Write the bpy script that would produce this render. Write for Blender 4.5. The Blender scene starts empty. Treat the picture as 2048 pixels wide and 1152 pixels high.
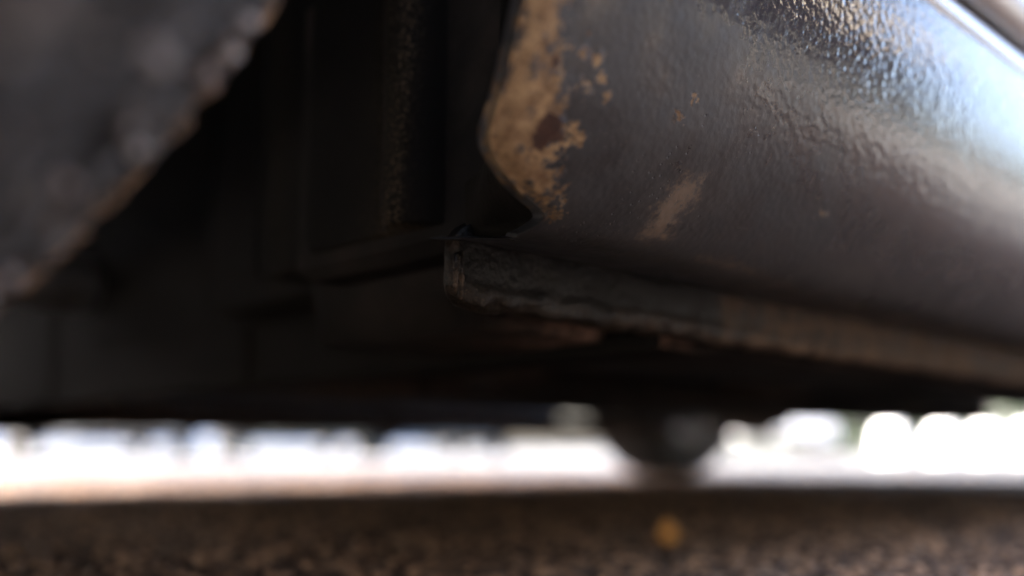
import bpy, math, random
import numpy as np
from mathutils import Vector, Matrix

random.seed(7)
rng = np.random.default_rng(7)
scene = bpy.context.scene
C = scene.collection

# ------------------------------------------------------------------ camera
CAM_H = 0.070                       # metres above the ground
LENS = 35.0
AZ, HORIZON = 45.0, 905.0          # heading against the car's axis (X), horizon row in the photograph
FPX = LENS / 36.0 * 2048.0
pitch = math.atan((HORIZON - 576.0) / FPX)
_a = math.radians(AZ)
F = np.array([math.cos(_a) * math.cos(pitch), math.sin(_a) * math.cos(pitch), math.sin(pitch)])
R = np.array([math.sin(_a), -math.cos(_a), 0.0])
U = np.cross(R, F)
CAM = np.array([0.0, 0.0, CAM_H])
cd = bpy.data.cameras.new('camera'); cam = bpy.data.objects.new('camera', cd); C.objects.link(cam)
m = Matrix.Identity(4)
for i in range(3):
    m[i][0], m[i][1], m[i][2], m[i][3] = R[i], U[i], -F[i], CAM[i]
cam.matrix_world = m
cd.lens = LENS; cd.sensor_width = 36.0; cd.clip_start = 0.01; cd.clip_end = 500.0
cd.dof.use_dof = True; cd.dof.focus_distance = 0.385; cd.dof.aperture_fstop = 2.45
scene.camera = cam

# ------------------------------------------------------------------ sky, sun, exposure
SUN_EL, SUN_ROT = math.radians(52), math.radians(-38)
w = bpy.data.worlds.new('World'); scene.world = w; w.use_nodes = True
_n = w.node_tree.nodes
sky = _n.new('ShaderNodeTexSky'); sky.sky_type = 'NISHITA'; sky.sun_disc = False
sky.dust_density = 6.0; sky.air_density = 0.8; sky.ozone_density = 0.5
sky.sun_elevation = SUN_EL; sky.sun_rotation = SUN_ROT
w.node_tree.links.new(sky.outputs[0], _n['Background'].inputs[0])
_n['Background'].inputs[1].default_value = 0.15
sd = bpy.data.lights.new('sun', 'SUN'); sd.energy = 3.7; sd.angle = math.radians(0.53); sd.color = (1.0, 0.95, 0.88)
sun = bpy.data.objects.new('sun', sd); C.objects.link(sun)
to_sun = Vector((math.sin(SUN_ROT) * math.cos(SUN_EL), math.cos(SUN_ROT) * math.cos(SUN_EL), math.sin(SUN_EL)))
sun.rotation_euler = to_sun.to_track_quat('Z', 'Y').to_euler(); sun.location = (0, 0, 20)
scene.view_settings.view_transform = 'Standard'; scene.view_settings.look = 'None'
scene.view_settings.gamma = 1.0; scene.view_settings.exposure = 3.78
scene.view_settings.use_white_balance = True; scene.view_settings.white_balance_temperature = 6600; scene.view_settings.white_balance_tint = 10
scene.cycles.use_denoising = True
scene.cycles.max_bounces = 8; scene.cycles.diffuse_bounces = 5; scene.cycles.glossy_bounces = 4

# ------------------------------------------------------------------ helpers
def proj(P):                       # world points -> photograph pixels
    Q = np.asarray(P, float) - CAM
    d = np.maximum(Q @ F, 1e-4)
    return 1024 + FPX * (Q @ R) / d, 576 - FPX * (Q @ U) / d, d

def ray(x, y):
    return F + R * (x - 1024) / FPX - U * (y - 576) / FPX

def on_z(x, y, z):                 # where a pixel's ray meets the height z
    r = ray(x, y); t = (z - CAM_H) / r[2]; return CAM + r * t

def mesh(name, V, Fc, smooth=True):
    me = bpy.data.meshes.new(name)
    me.from_pydata([tuple(map(float, v)) for v in V], [], [tuple(map(int, f)) for f in Fc]); me.update()
    if smooth: me.polygons.foreach_set('use_smooth', [True] * len(me.polygons))
    return me

def link(name, me, mat, parent=None, loc=None):
    o = bpy.data.objects.new(name, me); C.objects.link(o)
    if mat is not None:
        if len(me.materials) == 0: me.materials.append(mat)
    if parent is not None: o.parent = parent
    if loc is not None: o.location = loc
    return o

def empty(name, loc=(0, 0, 0), rz=0.0, parent=None):
    o = bpy.data.objects.new(name, None); C.objects.link(o); o.location = loc; o.rotation_euler = (0, 0, rz)
    o.empty_display_size = 0.1
    if parent is not None: o.parent = parent
    return o

def tag(o, label=None, cat=None, group=None, kind=None):
    for k, v in (('label', label), ('category', cat), ('group', group), ('kind', kind)):
        if v: o[k] = v
    return o

def attr(me, name, vals):
    a = me.attributes.new(name, 'FLOAT', 'POINT'); a.data.foreach_set('value', np.asarray(vals, np.float32))

def grid_faces(nr, nc, wrap_c=False, wrap_r=False):
    out = []
    for r in range(nr if wrap_r else nr - 1):
        for c in range(nc if wrap_c else nc - 1):
            r2, c2 = (r + 1) % nr, (c + 1) % nc
            out.append((r * nc + c, r * nc + c2, r2 * nc + c2, r2 * nc + c))
    return out

def join_parts(*parts):
    V, Fc = [], []
    for v, f in parts:
        k = len(V); V += [tuple(p) for p in v]; Fc += [tuple(i + k for i in q) for q in f]
    return V, Fc

def box(x0, x1, y0, y1, z0, z1, b=0.0):
    """box with chamfered vertical and horizontal edges"""
    if b <= 0:
        V = [(x0, y0, z0), (x1, y0, z0), (x1, y1, z0), (x0, y1, z0), (x0, y0, z1), (x1, y0, z1), (x1, y1, z1), (x0, y1, z1)]
        return V, [(0, 3, 2, 1), (4, 5, 6, 7), (0, 1, 5, 4), (1, 2, 6, 5), (2, 3, 7, 6), (3, 0, 4, 7)]
    rings = []
    for z, i in ((z0, b), (z0 + b, 0), (z1 - b, 0), (z1, b)):
        a0, a1, c0, c1 = x0 + i, x1 - i, y0 + i, y1 - i; q = b
        rings.append([(a0 + q, c0, z), (a1 - q, c0, z), (a1, c0 + q, z), (a1, c1 - q, z), (a1 - q, c1, z), (a0 + q, c1, z), (a0, c1 - q, z), (a0, c0 + q, z)])
    V = [p for r in rings for p in r]; Fc = []
    for r in range(3):
        for c in range(8):
            Fc.append((r * 8 + c, r * 8 + (c + 1) % 8, (r + 1) * 8 + (c + 1) % 8, (r + 1) * 8 + c))
    Fc.append(tuple(range(7, -1, -1))); Fc.append(tuple(range(24, 32)))
    return V, Fc

def tube(path, rad, n=12, cap=True):
    P = [np.array(p, float) for p in path]; V = []; Fc = []
    for i, p in enumerate(P):
        t = P[min(i + 1, len(P) - 1)] - P[max(i - 1, 0)]; t /= np.linalg.norm(t)
        a = np.cross(t, [0, 0, 1.0]);
        if np.linalg.norm(a) < 1e-3: a = np.cross(t, [1.0, 0, 0])
        a /= np.linalg.norm(a); b = np.cross(t, a)
        r = rad[i] if hasattr(rad, '__len__') else rad
        for k in range(n):
            th = 2 * math.pi * k / n; V.append(p + r * (a * math.cos(th) + b * math.sin(th)))
    Fc = grid_faces(len(P), n, wrap_c=True)
    if cap: Fc += [tuple(range(n - 1, -1, -1)), tuple(range((len(P) - 1) * n, len(P) * n))]
    return V, Fc

def smoothstep(a, b, x):
    t = np.clip((np.asarray(x, float) - a) / (b - a), 0, 1); return t * t * (3 - 2 * t)

def sdf_poly(px, py, poly):
    """signed distance (positive inside) of points to a polygon"""
    poly = np.array(poly, float); n = len(poly); d = np.full(px.shape, 1e9); ins = np.zeros(px.shape, bool)
    for i in range(n):
        a, b = poly[i], poly[(i + 1) % n]; e = b - a
        t = np.clip(((px - a[0]) * e[0] + (py - a[1]) * e[1]) / (e @ e), 0, 1)
        d = np.minimum(d, np.hypot(px - a[0] - t * e[0], py - a[1] - t * e[1]))
        c = ((a[1] > py) != (b[1] > py)); den = (b[1] - a[1]) if b[1] != a[1] else 1e-9
        ins ^= c & (px < (b[0] - a[0]) * (py - a[1]) / den + a[0])
    return np.where(ins, d, -d)

def vnoise(x, y, seed=0):          # cheap smooth 2-D value noise for shaping meshes
    xi, yi = np.floor(x).astype(np.int64), np.floor(y).astype(np.int64); xf, yf = x - xi, y - yi
    def h(a, b):
        n = (a * 374761393 + b * 668265263 + seed * 144665) & 0x7fffffff
        n = ((n ^ (n >> 13)) * 1274126177) & 0x7fffffff
        return ((n ^ (n >> 16)) & 0xffff) / 65535.0
    u, v = xf * xf * (3 - 2 * xf), yf * yf * (3 - 2 * yf)
    return (h(xi, yi) * (1 - u) + h(xi + 1, yi) * u) * (1 - v) + (h(xi, yi + 1) * (1 - u) + h(xi + 1, yi + 1) * u) * v

def catmull(pts, n):
    P = np.array(pts, float); P = np.vstack([2 * P[0] - P[1], P, 2 * P[-1] - P[-2]]); out = []
    segs = len(P) - 3
    for t in np.linspace(0, segs - 1e-6, n):
        i = int(t); u = t - i; p0, p1, p2, p3 = P[i:i + 4]
        out.append(.5 * (2 * p1 + (p2 - p0) * u + (2 * p0 - 5 * p1 + 4 * p2 - p3) * u * u + (3 * p1 - p0 - 3 * p2 + p3) * u ** 3))
    return np.array(out)

# ------------------------------------------------------------------ node helpers
class NT:
    def __init__(s, name):
        s.m = bpy.data.materials.new(name); s.m.use_nodes = True; s.t = s.m.node_tree
        s.b = s.t.nodes['Principled BSDF']; s.co = s.t.nodes.new('ShaderNodeTexCoord').outputs['Object']
    def put(s, sock, v):
        if hasattr(v, 'links'): s.t.links.new(v, sock)
        else: sock.default_value = v
    def set(s, **k):
        for n, v in k.items():
            nm = n.replace('_', ' ')
            if nm == 'Base Color' and not hasattr(v, 'links'): v = (*v, 1)
            s.put(s.b.inputs[nm], v)
        return s.m
    def attr(s, n):
        a = s.t.nodes.new('ShaderNodeAttribute'); a.attribute_name = n; return a.outputs['Fac']
    def noise(s, scale, detail=4, rough=.55, vec=None, out='Fac'):
        n = s.t.nodes.new('ShaderNodeTexNoise'); n.inputs['Scale'].default_value = scale; n.inputs['Detail'].default_value = detail
        n.inputs['Roughness'].default_value = rough; s.t.links.new(vec or s.co, n.inputs['Vector']); return n.outputs[out]
    def voro(s, scale, feature='F1', vec=None, out='Distance', smooth=.6):
        n = s.t.nodes.new('ShaderNodeTexVoronoi'); n.feature = feature; n.inputs['Scale'].default_value = scale
        if feature == 'SMOOTH_F1': n.inputs['Smoothness'].default_value = smooth
        s.t.links.new(vec or s.co, n.inputs['Vector']); return n.outputs[out]
    def stretch(s, sx, sy, sz):
        n = s.t.nodes.new('ShaderNodeMapping'); n.inputs['Scale'].default_value = (sx, sy, sz); s.t.links.new(s.co, n.inputs['Vector']); return n.outputs[0]
    def math(s, op, a, b=0.0, c=None, clamp=False):
        n = s.t.nodes.new('ShaderNodeMath'); n.operation = op; n.use_clamp = clamp; s.put(n.inputs[0], a); s.put(n.inputs[1], b)
        if c is not None: s.put(n.inputs[2], c)
        return n.outputs[0]
    def ramp(s, f, lo, hi, a=0.0, b=1.0, smooth=True):
        n = s.t.nodes.new('ShaderNodeMapRange'); n.interpolation_type = 'SMOOTHSTEP' if smooth else 'LINEAR'
        s.put(n.inputs['Value'], f); n.inputs['From Min'].default_value = lo; n.inputs['From Max'].default_value = hi
        n.inputs['To Min'].default_value = a; n.inputs['To Max'].default_value = b; return n.outputs[0]
    def mix(s, f, a, b):
        n = s.t.nodes.new('ShaderNodeMix'); n.data_type = 'RGBA'; s.put(n.inputs['Factor'], f)
        s.put(n.inputs[6], a if hasattr(a, 'links') else (*a, 1)); s.put(n.inputs[7], b if hasattr(b, 'links') else (*b, 1)); return n.outputs[2]
    def bump(s, h, dist, strength=1.0, prev=None):
        n = s.t.nodes.new('ShaderNodeBump'); n.inputs['Distance'].default_value = dist; s.put(n.inputs['Strength'], strength); s.t.links.new(h, n.inputs['Height'])
        if prev is not None: s.t.links.new(prev, n.inputs['Normal'])
        return n.outputs[0]

M = {}
HAM = .0003                        # depth of the hammered coating
def make_materials():
    # stone-chip coating of the sill: hammered, glossy towards the top, dusty below; flakes off to a tan layer
    t = NT('sill_coating')
    flake = t.math('ADD', t.attr('primer'), t.math('ADD', t.math('MULTIPLY', t.math('SUBTRACT', t.noise(170, 8, .72), .5), 5.2), t.math('MULTIPLY', t.math('SUBTRACT', t.noise(650, 4, .7), .5), 2.2)))
    fm = t.ramp(flake, -.06, .22)
    rust = t.ramp(t.math('ADD', t.attr('rust'), t.math('MULTIPLY', t.math('SUBTRACT', t.noise(240, 7, .7), .5), 3.2)), -.1, .3)
    smear = t.math('MULTIPLY', t.ramp(t.math('ADD', t.attr('smear'), t.math('MULTIPLY', t.math('SUBTRACT', t.noise(260, 8, .75), .5), 6.0)), -.3, 1.3), .8)
    tanc = t.mix(t.ramp(t.noise(110, 6, .7), .3, .7), (.15, .080, .036), (.44, .285, .145))
    tanc = t.mix(t.ramp(t.noise(800, 4, .7), .5, .68), tanc, (.10, .055, .03))
    dirt = t.math('MULTIPLY', t.attr('dirt'), t.ramp(t.noise(45, 6, .6), .25, .75, .45, 1.0), clamp=True)
    speck = t.math('MULTIPLY', t.ramp(t.voro(420), .12, .05), t.ramp(t.noise(24, 3), .42, .62))
    base = t.mix(t.math('MULTIPLY', dirt, .75), (.012, .0125, .0148), (.045, .0455, .049))
    spat = t.math('MULTIPLY', t.math('MULTIPLY', t.ramp(t.voro(520), .26, .12), t.ramp(t.noise(55, 6, .7), .46, .66)), t.math('ADD', t.math('MULTIPLY', dirt, .5), .12))
    film = t.math('MULTIPLY', t.ramp(t.noise(16, 7, .68, t.stretch(1, 1, .5)), .46, .70), t.math('ADD', t.math('MULTIPLY', dirt, .22), .05))
    base = t.mix(t.math('MAXIMUM', spat, film), base, (.13, .115, .105))
    base = t.mix(smear, base, (.19, .135, .095)); base = t.mix(t.math('MULTIPLY', speck, .7), base, (.30, .25, .19))
    base = t.mix(fm, base, tanc); base = t.mix(rust, base, t.mix(t.noise(300, 4), (.022, .009, .006), (.075, .028, .014)))
    rough = t.math('ADD', t.ramp(dirt, 0, 1, .08, .52), t.math('MULTIPLY', t.math('SUBTRACT', t.noise(90, 4), .5), .12))
    rough = t.math('MAXIMUM', rough, t.math('MULTIPLY', t.math('MAXIMUM', fm, smear), .85), clamp=True)
    ham = t.voro(285, 'SMOOTH_F1', t.stretch(1, 1, 1), smooth=.55)
    peel = t.math('ADD', t.math('MULTIPLY', ham, .8), t.math('MULTIPLY', t.noise(400, 2), .7))
    hs = t.ramp(t.attr('dirt'), .1, .95, 1.0, .6)
    nb = t.bump(peel, HAM, hs)
    nb = t.bump(t.noise(1500, 3, .7), .00002, .7, nb)
    pits = t.math('MULTIPLY', t.ramp(t.voro(300), .16, .06), t.ramp(t.noise(30, 2), .55, .62))
    nb = t.bump(t.math('SUBTRACT', 1.0, pits), .0006, .8, nb)
    nb = t.bump(t.math('SUBTRACT', 1.0, t.math('MAXIMUM', fm, rust)), .0007, .9, nb)
    t.set(Base_Color=base, Roughness=rough, Normal=nb, Coat_Weight=t.math('MULTIPLY', t.math('SUBTRACT', 1.0, t.math('MAXIMUM', fm, smear)), t.ramp(dirt, .0, .75, .8, 0.0)), Coat_Roughness=.03, Coat_Normal=nb)
    M['sill'] = t.m

    # thick black underseal
    t = NT('underseal')
    d = t.math('MULTIPLY', t.attr('dust'), t.ramp(t.noise(120, 6, .68), .32, .68), clamp=True)
    fine = t.math('MULTIPLY', t.ramp(t.noise(1500, 2), .58, .72), t.attr('speck'), clamp=True)
    col = t.mix(d, (.006, .0057, .0053), t.mix(t.noise(40, 3), (.13, .088, .058), (.24, .165, .11)))
    col = t.mix(fine, col, (.30, .22, .14))
    nb = t.bump(t.noise(210, 4, .6), .0016, .8); nb = t.bump(t.noise(900, 3), .0003, .7, nb)
    t.set(Base_Color=col, Roughness=t.ramp(d, 0, 1, .42, .9), Specular_IOR_Level=.2, Normal=nb); M['underseal'] = t.m

    t = NT('underbody_dirt')
    d = t.ramp(t.noise(9, 6, .62), .35, .7); ru = t.math('MULTIPLY', t.attr('rust'), t.ramp(t.noise(70, 6, .7), .38, .62), clamp=True)
    col = t.mix(d, (.012, .0105, .0092), (.042, .032, .025)); col = t.mix(ru, col, (.26, .165, .12))
    t.set(Base_Color=col, Roughness=.8, Specular_IOR_Level=.12, Normal=t.bump(t.noise(60, 5), .002, .7)); M['under'] = t.m

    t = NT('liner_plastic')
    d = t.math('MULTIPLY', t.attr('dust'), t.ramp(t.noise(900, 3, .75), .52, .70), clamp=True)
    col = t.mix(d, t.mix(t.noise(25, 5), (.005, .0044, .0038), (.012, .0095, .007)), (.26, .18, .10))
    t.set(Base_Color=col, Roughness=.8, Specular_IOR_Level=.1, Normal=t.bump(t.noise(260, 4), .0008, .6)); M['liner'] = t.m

    t = NT('rubber_tread')
    d = t.ramp(t.noise(95, 7, .7), .36, .66); br = t.math('MULTIPLY', t.attr('dust'), t.ramp(t.noise(110, 5), .42, .56), clamp=True)
    pal = t.ramp(t.noise(75, 6, .7), .50, .72)
    col = t.mix(d, (.022, .021, .0205), (.070, .066, .063)); col = t.mix(t.math('MULTIPLY', pal, t.attr('tread')), col, (.26, .245, .24)); col = t.mix(br, col, (.12, .082, .055))
    t.set(Base_Color=col, Roughness=.8, Normal=t.bump(t.noise(300, 5), .0015, .8)); M['rubber'] = t.m

    t = NT('tyre_rubber'); t.set(Base_Color=t.mix(t.noise(25, 5), (.014, .014, .014), (.032, .031, .03)), Roughness=.85, Specular_IOR_Level=.25, Normal=t.bump(t.noise(200, 4), .001, .6)); M['rubber_clean'] = t.m

    def paint(name, c, metal=.5):
        t = NT(name); fl = t.voro(2600, out='Color')
        t.set(Base_Color=t.mix(.25, c, t.mix(t.math('MULTIPLY', t.noise(900, 1), 1.0), (c[0] * .5, c[1] * .5, c[2] * .5), (min(1, c[0] * 2), min(1, c[1] * 2), min(1, c[2] * 2)))),
              Metallic=metal, Roughness=.35, Coat_Weight=1.0, Coat_Roughness=.04); M[name] = t.m
    paint('paint_dark', (.028, .029, .034)); paint('paint_blue', (.30, .42, .62), .2); paint('paint_sage', (.30, .33, .31), .4); paint('paint_white', (.75, .75, .74), 0); paint('paint_silver', (.5, .5, .51), .6)
    t = NT('matte_plum_paint'); t.set(Base_Color=t.mix(t.noise(3, 5), (.010, .007, .011), (.016, .013, .016)), Roughness=.65, Specular_IOR_Level=.12); M['paint_plum'] = t.m  # kept matte so the added van stays dark in the sill's reflection
    t = NT('trim_bright'); t.set(Base_Color=t.mix(t.ramp(t.noise(80, 4), .55, .75), (.55, .55, .56), (.34, .30, .26)), Metallic=.7, Roughness=.22, Normal=t.bump(t.noise(300, 3), .0004, .5)); M['trim'] = t.m
    t = NT('seal_rubber'); t.set(Base_Color=(.012, .012, .012), Roughness=.7, Normal=t.bump(t.noise(200, 3), .001, .4)); M['seal'] = t.m
    t = NT('black_plastic'); t.set(Base_Color=t.mix(t.noise(15, 4), (.02, .02, .02), (.045, .043, .04)), Roughness=.6, Normal=t.bump(t.noise(400, 2), .0005, .5)); M['plastic'] = t.m
    t = NT('alloy'); t.set(Base_Color=t.mix(t.noise(20, 4), (.20, .20, .205), (.10, .09, .08)), Metallic=.5, Roughness=.5); M['alloy'] = t.m
    t = NT('rusty_steel'); t.set(Base_Color=t.mix(t.ramp(t.noise(35, 6), .4, .65), (.035, .032, .03), (.13, .075, .045)), Roughness=.8, Metallic=.1, Normal=t.bump(t.noise(120, 5), .001, .8)); M['rusty'] = t.m
    t = NT('aluminised_pipe'); t.set(Base_Color=t.mix(t.ramp(t.noise(22, 5), .4, .7), (.22, .21, .2), (.12, .09, .07)), Metallic=.6, Roughness=.5); M['pipe'] = t.m
    t = NT('tinted_glass'); t.set(Base_Color=(.012, .015, .016), Roughness=.03, Specular_IOR_Level=.6, Coat_Weight=.3); M['glass'] = t.m
    t = NT('lamp_glass'); t.set(Base_Color=t.mix(t.voro(40), (.75, .76, .78), (.4, .4, .42)), Roughness=.08); M['lamp'] = t.m
    t = NT('red_lamp'); t.set(Base_Color=t.mix(t.voro(40), (.4, .02, .02), (.2, .01, .01)), Roughness=.1); M['redlamp'] = t.m
    t = NT('plate_white'); t.set(Base_Color=t.mix(t.noise(30), (.7, .7, .68), (.62, .62, .6)), Roughness=.4); M['plate'] = t.m

    # ground
    t = NT('asphalt')
    big = t.noise(.7, 5, .6); agg = t.voro(120, out='Color'); aggd = t.voro(120)
    g = t.mix(t.ramp(t.noise(14, 6, .65), .3, .7), (.040, .039, .038), (.080, .078, .076))
    bw = t.t.nodes.new('ShaderNodeRGBToBW'); t.t.links.new(agg, bw.inputs[0])
    g = t.mix(t.ramp(bw.outputs[0], .45, .8, 0, .7), g, (.135, .132, .128))
    g = t.mix(t.ramp(big, .45, .7, 0, .5), g, (.10, .098, .095))
    dn = t.t.nodes.new('ShaderNodeVectorMath'); dn.operation = 'DISTANCE'; t.t.links.new(t.co, dn.inputs[0]); dn.inputs[1].default_value = (1.2, 1.25, 0)
    soil = t.math('MULTIPLY', t.ramp(t.math('ADD', dn.outputs['Value'], t.math('MULTIPLY', t.noise(6, 5, .6), 1.2)), 1.9, 3.0, 1.0, 0.0), t.ramp(t.noise(55, 5, .6), .3, .6, .45, 1.0))
    g = t.mix(soil, g, t.mix(t.ramp(t.noise(70, 4), .4, .65), (.042, .022, .012), (.14, .074, .038)))
    h = t.math('ADD', t.math('MULTIPLY', aggd, -1.0), t.math('MULTIPLY', t.noise(30, 4), .5))
    t.set(Base_Color=g, Roughness=.85, Normal=t.bump(h, .006, .9)); M['asphalt'] = t.m
    t = NT('pale_paving'); t.set(Base_Color=t.mix(t.noise(1.5, 6), (.34, .32, .29), (.46, .43, .39)), Roughness=.85, Normal=t.bump(t.noise(40, 5), .004, .7)); M['paving'] = t.m
    t = NT('kerb_concrete'); t.set(Base_Color=t.mix(t.noise(6, 6), (.33, .32, .30), (.45, .43, .40)), Roughness=.85, Normal=t.bump(t.noise(70, 5), .004, .7)); M['kerb'] = t.m
    t = NT('render_cream'); t.set(Base_Color=t.mix(t.noise(1.2, 6), (.66, .55, .40), (.74, .64, .48)), Roughness=.9, Normal=t.bump(t.noise(60, 5), .005, .6)); M['cream'] = t.m
    t = NT('render_white'); t.set(Base_Color=t.mix(t.noise(1.2, 6), (.50, .53, .58), (.58, .60, .63)), Roughness=.9, Normal=t.bump(t.noise(60, 5), .005, .6)); M['white'] = t.m
    t = NT('bollard_paint'); t.set(Base_Color=t.mix(t.noise(8, 5), (.74, .74, .73), (.82, .82, .8)), Roughness=.6, Normal=t.bump(t.noise(50, 4), .004, .5)); M['bollard'] = t.m
    t = NT('roof_tile'); t.set(Base_Color=t.mix(t.noise(8, 5), (.16, .07, .045), (.24, .11, .07)), Roughness=.85, Normal=t.bump(t.noise(30, 4), .01, .6)); M['tile'] = t.m
    t = NT('frame_wood'); t.set(Base_Color=t.mix(t.noise(10, 4), (.55, .55, .54), (.65, .65, .63)), Roughness=.5); M['frame'] = t.m
    t = NT('hedge_leaf'); t.set(Base_Color=t.mix(t.noise(3, 5), (.022, .04, .016), (.05, .08, .03)), Roughness=.55); M['leafgreen'] = t.m
    t = NT('bark'); t.set(Base_Color=t.mix(t.noise(20, 5), (.05, .038, .028), (.10, .08, .06)), Roughness=.9, Normal=t.bump(t.noise(40, 5), .01, .8)); M['bark'] = t.m
    t = NT('dry_leaf'); t.set(Base_Color=t.mix(t.noise(60, 5), (.48, .19, .03), (.60, .27, .05)), Roughness=.6, Normal=t.bump(t.noise(200, 3), .001, .6)); M['leaf'] = t.m
    t = NT('leaf_crumbs'); rnd = t.attr('tone')
    t.set(Base_Color=t.mix(rnd, t.mix(t.noise(80, 3), (.07, .045, .028), (.12, .08, .05)), (.45, .27, .15)), Roughness=.75); M['crumbs'] = t.m
    t = NT('pale_grit'); t.set(Base_Color=t.mix(t.attr('tone'), (.22, .13, .10), (.52, .49, .47)), Roughness=.7); M['pale_grit'] = t.m
    t = NT('grit_stone'); rnd = t.attr('tone')
    t.set(Base_Color=t.mix(rnd, (.055, .031, .018), (.50, .285, .155)), Roughness=.8, Normal=t.bump(t.noise(300, 3), .001, .6)); M['grit'] = t.m
make_materials()

# ================================================================== the setting
def build_ground():
    o = link('ground', mesh('ground', [(-150, -150, 0), (150, -150, 0), (150, 150, 0), (-150, 150, 0)], [(0, 1, 2, 3)], False), M['asphalt'])
    tag(o, kind='structure')
    V, Fc = box(-60, 60, 17.0, 23.0, -.05, .11, .02)
    tag(link('pavement', mesh('pavement', V, Fc, False), M['paving']), kind='structure')
    for i in range(40):
        x = -40 + i * 2.0
        k = link('kerb_stone', bpy.data.meshes.get('kerb_stone') or mesh('kerb_stone', *box(0, 1.985, 16.82, 16.995, -.05, .125, .015), False), M['kerb'], None)
        k.location = (x, 0, 0); k['kind'] = 'structure'
build_ground()

# ================================================================== a car
R_T, HALF_IN, WID = 0.33, 0.355, 0.185     # tyre radius and width

def tyre_mesh(name, na, hero=False):
    """revolved about the local Y axis; heightfield tread"""
    prof = [(-.080, .215), (-.0925, .232), (-.097, .262), (-.0965, .290), (-.090, .312), (-.080, .322)]
    prof += [(y, .330 - .9 * (y / .1) ** 4 * .006) for y in np.linspace(-.074, .074, 46 if hero else 18)]
    prof += [(-a, b) for a, b in prof[5::-1]]
    P = np.array(prof); th = np.linspace(0, 2 * math.pi, na, endpoint=False)
    T, Y = np.meshgrid(th, P[:, 0]); Rr = np.repeat(P[:, 1][:, None], na, 1)
    tread = (np.abs(Y) < .076)
    groove = np.zeros_like(Y)
    for g in (-.047, -.016, .016, .047): groove = np.maximum(groove, 1 - smoothstep(.0032, .0052, np.abs(Y - g)))
    sip = (np.abs(((T * 56 / (2 * math.pi) + Y * 22) % 1.0) - .5) < .08) & (np.abs(Y) > .02)
    Rr = Rr - tread * np.maximum(groove * .0075, sip * .005)
    if hero: Rr = Rr + (vnoise(T * 60, Y * 300, 3) - .5) * .0022 + (vnoise(T * 210, Y * 900, 4) - .5) * .0016
    V = np.stack([Rr * np.cos(T), Y, Rr * np.sin(T)], -1).reshape(-1, 3)
    me = mesh(name, V, grid_faces(len(P), na, wrap_c=True))
    attr(me, 'tread', (1 - smoothstep(.066, .084, np.abs(Y))).reshape(-1))
    attr(me, 'dust', (smoothstep(.045, .095, Y) * .8).reshape(-1)); return me

def rim_mesh(name):
    parts = []; n = 48
    prof = [(-.078, .222), (-.088, .226), (-.086, .214), (-.06, .205), (.07, .200), (.088, .226), (.08, .222)]
    V = []
    for y, r in prof:
        for k in range(n):
            a = 2 * math.pi * k / n; V.append((r * math.cos(a), y, r * math.sin(a)))
    parts.append((V, grid_faces(len(prof), n, wrap_c=True)))
    for s in range(5):
        a = 2 * math.pi * s / 5; ca, sa = math.cos(a), math.sin(a)
        v, f = box(.03, .214, -.076, -.045, -.026, .026, .006)
        parts.append(([(x * ca - z * sa, y, x * sa + z * ca) for x, y, z in v], f))
    V, Fc = [], []
    for y, r in ((-.084, .0), (-.084, .03), (-.076, .062), (-.04, .066)):
        for k in range(n):
            a = 2 * math.pi * k / n; V.append((max(r, .0005) * math.cos(a), y, max(r, .0005) * math.sin(a)))
    parts.append((V, grid_faces(4, n, wrap_c=True)))
    return mesh(name, *join_parts(*parts))

def brake_mesh(name):
    n = 48; V = []
    for y, r in ((-.02, .06), (-.02, .135), (-.002, .135), (-.002, .075), (.09, .075), (.09, .0005)):
        for k in range(n):
            a = 2 * math.pi * k / n; V.append((r * math.cos(a), y, r * math.sin(a)))
    return mesh(name, V, grid_faces(6, n, wrap_c=True))

ME = {'tyre': tyre_mesh('tyre', 168), 'rim': rim_mesh('rim'), 'brake_disc': brake_mesh('brake_disc')}

def drum_mesh(name):
    n = 48; V = []
    for y, r in ((-.03, .05), (-.03, .165), (-.02, .175), (.02, .178), (.03, .185), (.085, .185), (.095, .175), (.10, .0005)):
        for k in range(n):
            a = 2 * math.pi * k / n; V.append((r * math.cos(a), y, r * math.sin(a)))
    return mesh(name, V, grid_faces(8, n, wrap_c=True))
ME['brake_drum'] = drum_mesh('brake_drum')

def wheel(car, loc, rz, hero=None):
    e = empty('wheel', loc, rz, car)
    link('tyre', hero or ME['tyre'], M['rubber'] if hero else M['rubber_clean'], e); link('rim', ME['rim'], M['alloy'], e); link('brake_disc', ME['brake_disc'], M['rusty'], e)
    return e

# car-local frame: x along the car (front axle at -.2, rear axle at 2.3), y across (0 = near side plane .. 1.65), z up
W_CAR = 1.84
DOOR_Z = CAM_H + .2345             # bottom edge of the doors, just above the sill
XF, XR = -.20, 2.56
def body_y(z):                      # depth of the side surface behind the widest line, by height
    return float(np.interp(z, [.20, .30, .45, .60, .75, .90, .95, 1.2, 1.45], [.005, .005, .006, .009, .013, .022, .026, .09, .17]))
def arch(x):                        # lower edge of the side panels
    z = DOOR_Z
    for xc in (XF, XR):
        d = abs(x - xc)
        if d < .405: z = max(z, .33 + math.sqrt(.405 ** 2 - d * d))
    if x < XF - .40: z = .27
    if x > XR + .40: z = .29
    return z
def belt(x): return float(np.interp(x, [-.93, -.8, -.3, .35, 1.2, 2.4, 2.95], [.62, .72, .86, .94, .97, 1.0, .98]))
def roof(x): return float(np.interp(x, [.30, .6, 1.0, 1.6, 2.2, 2.6, 2.95], [.97, 1.26, 1.55, 1.62, 1.60, 1.52, 1.02]))
def end_in(x):                      # plan rounding at nose and tail
    return float(np.interp(x, [-.95, -.88, -.75, -.5, 0, 2.4, 2.75, 2.92, 3.0], [.34, .19, .09, .03, 0, 0, .04, .14, .26]))

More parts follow.
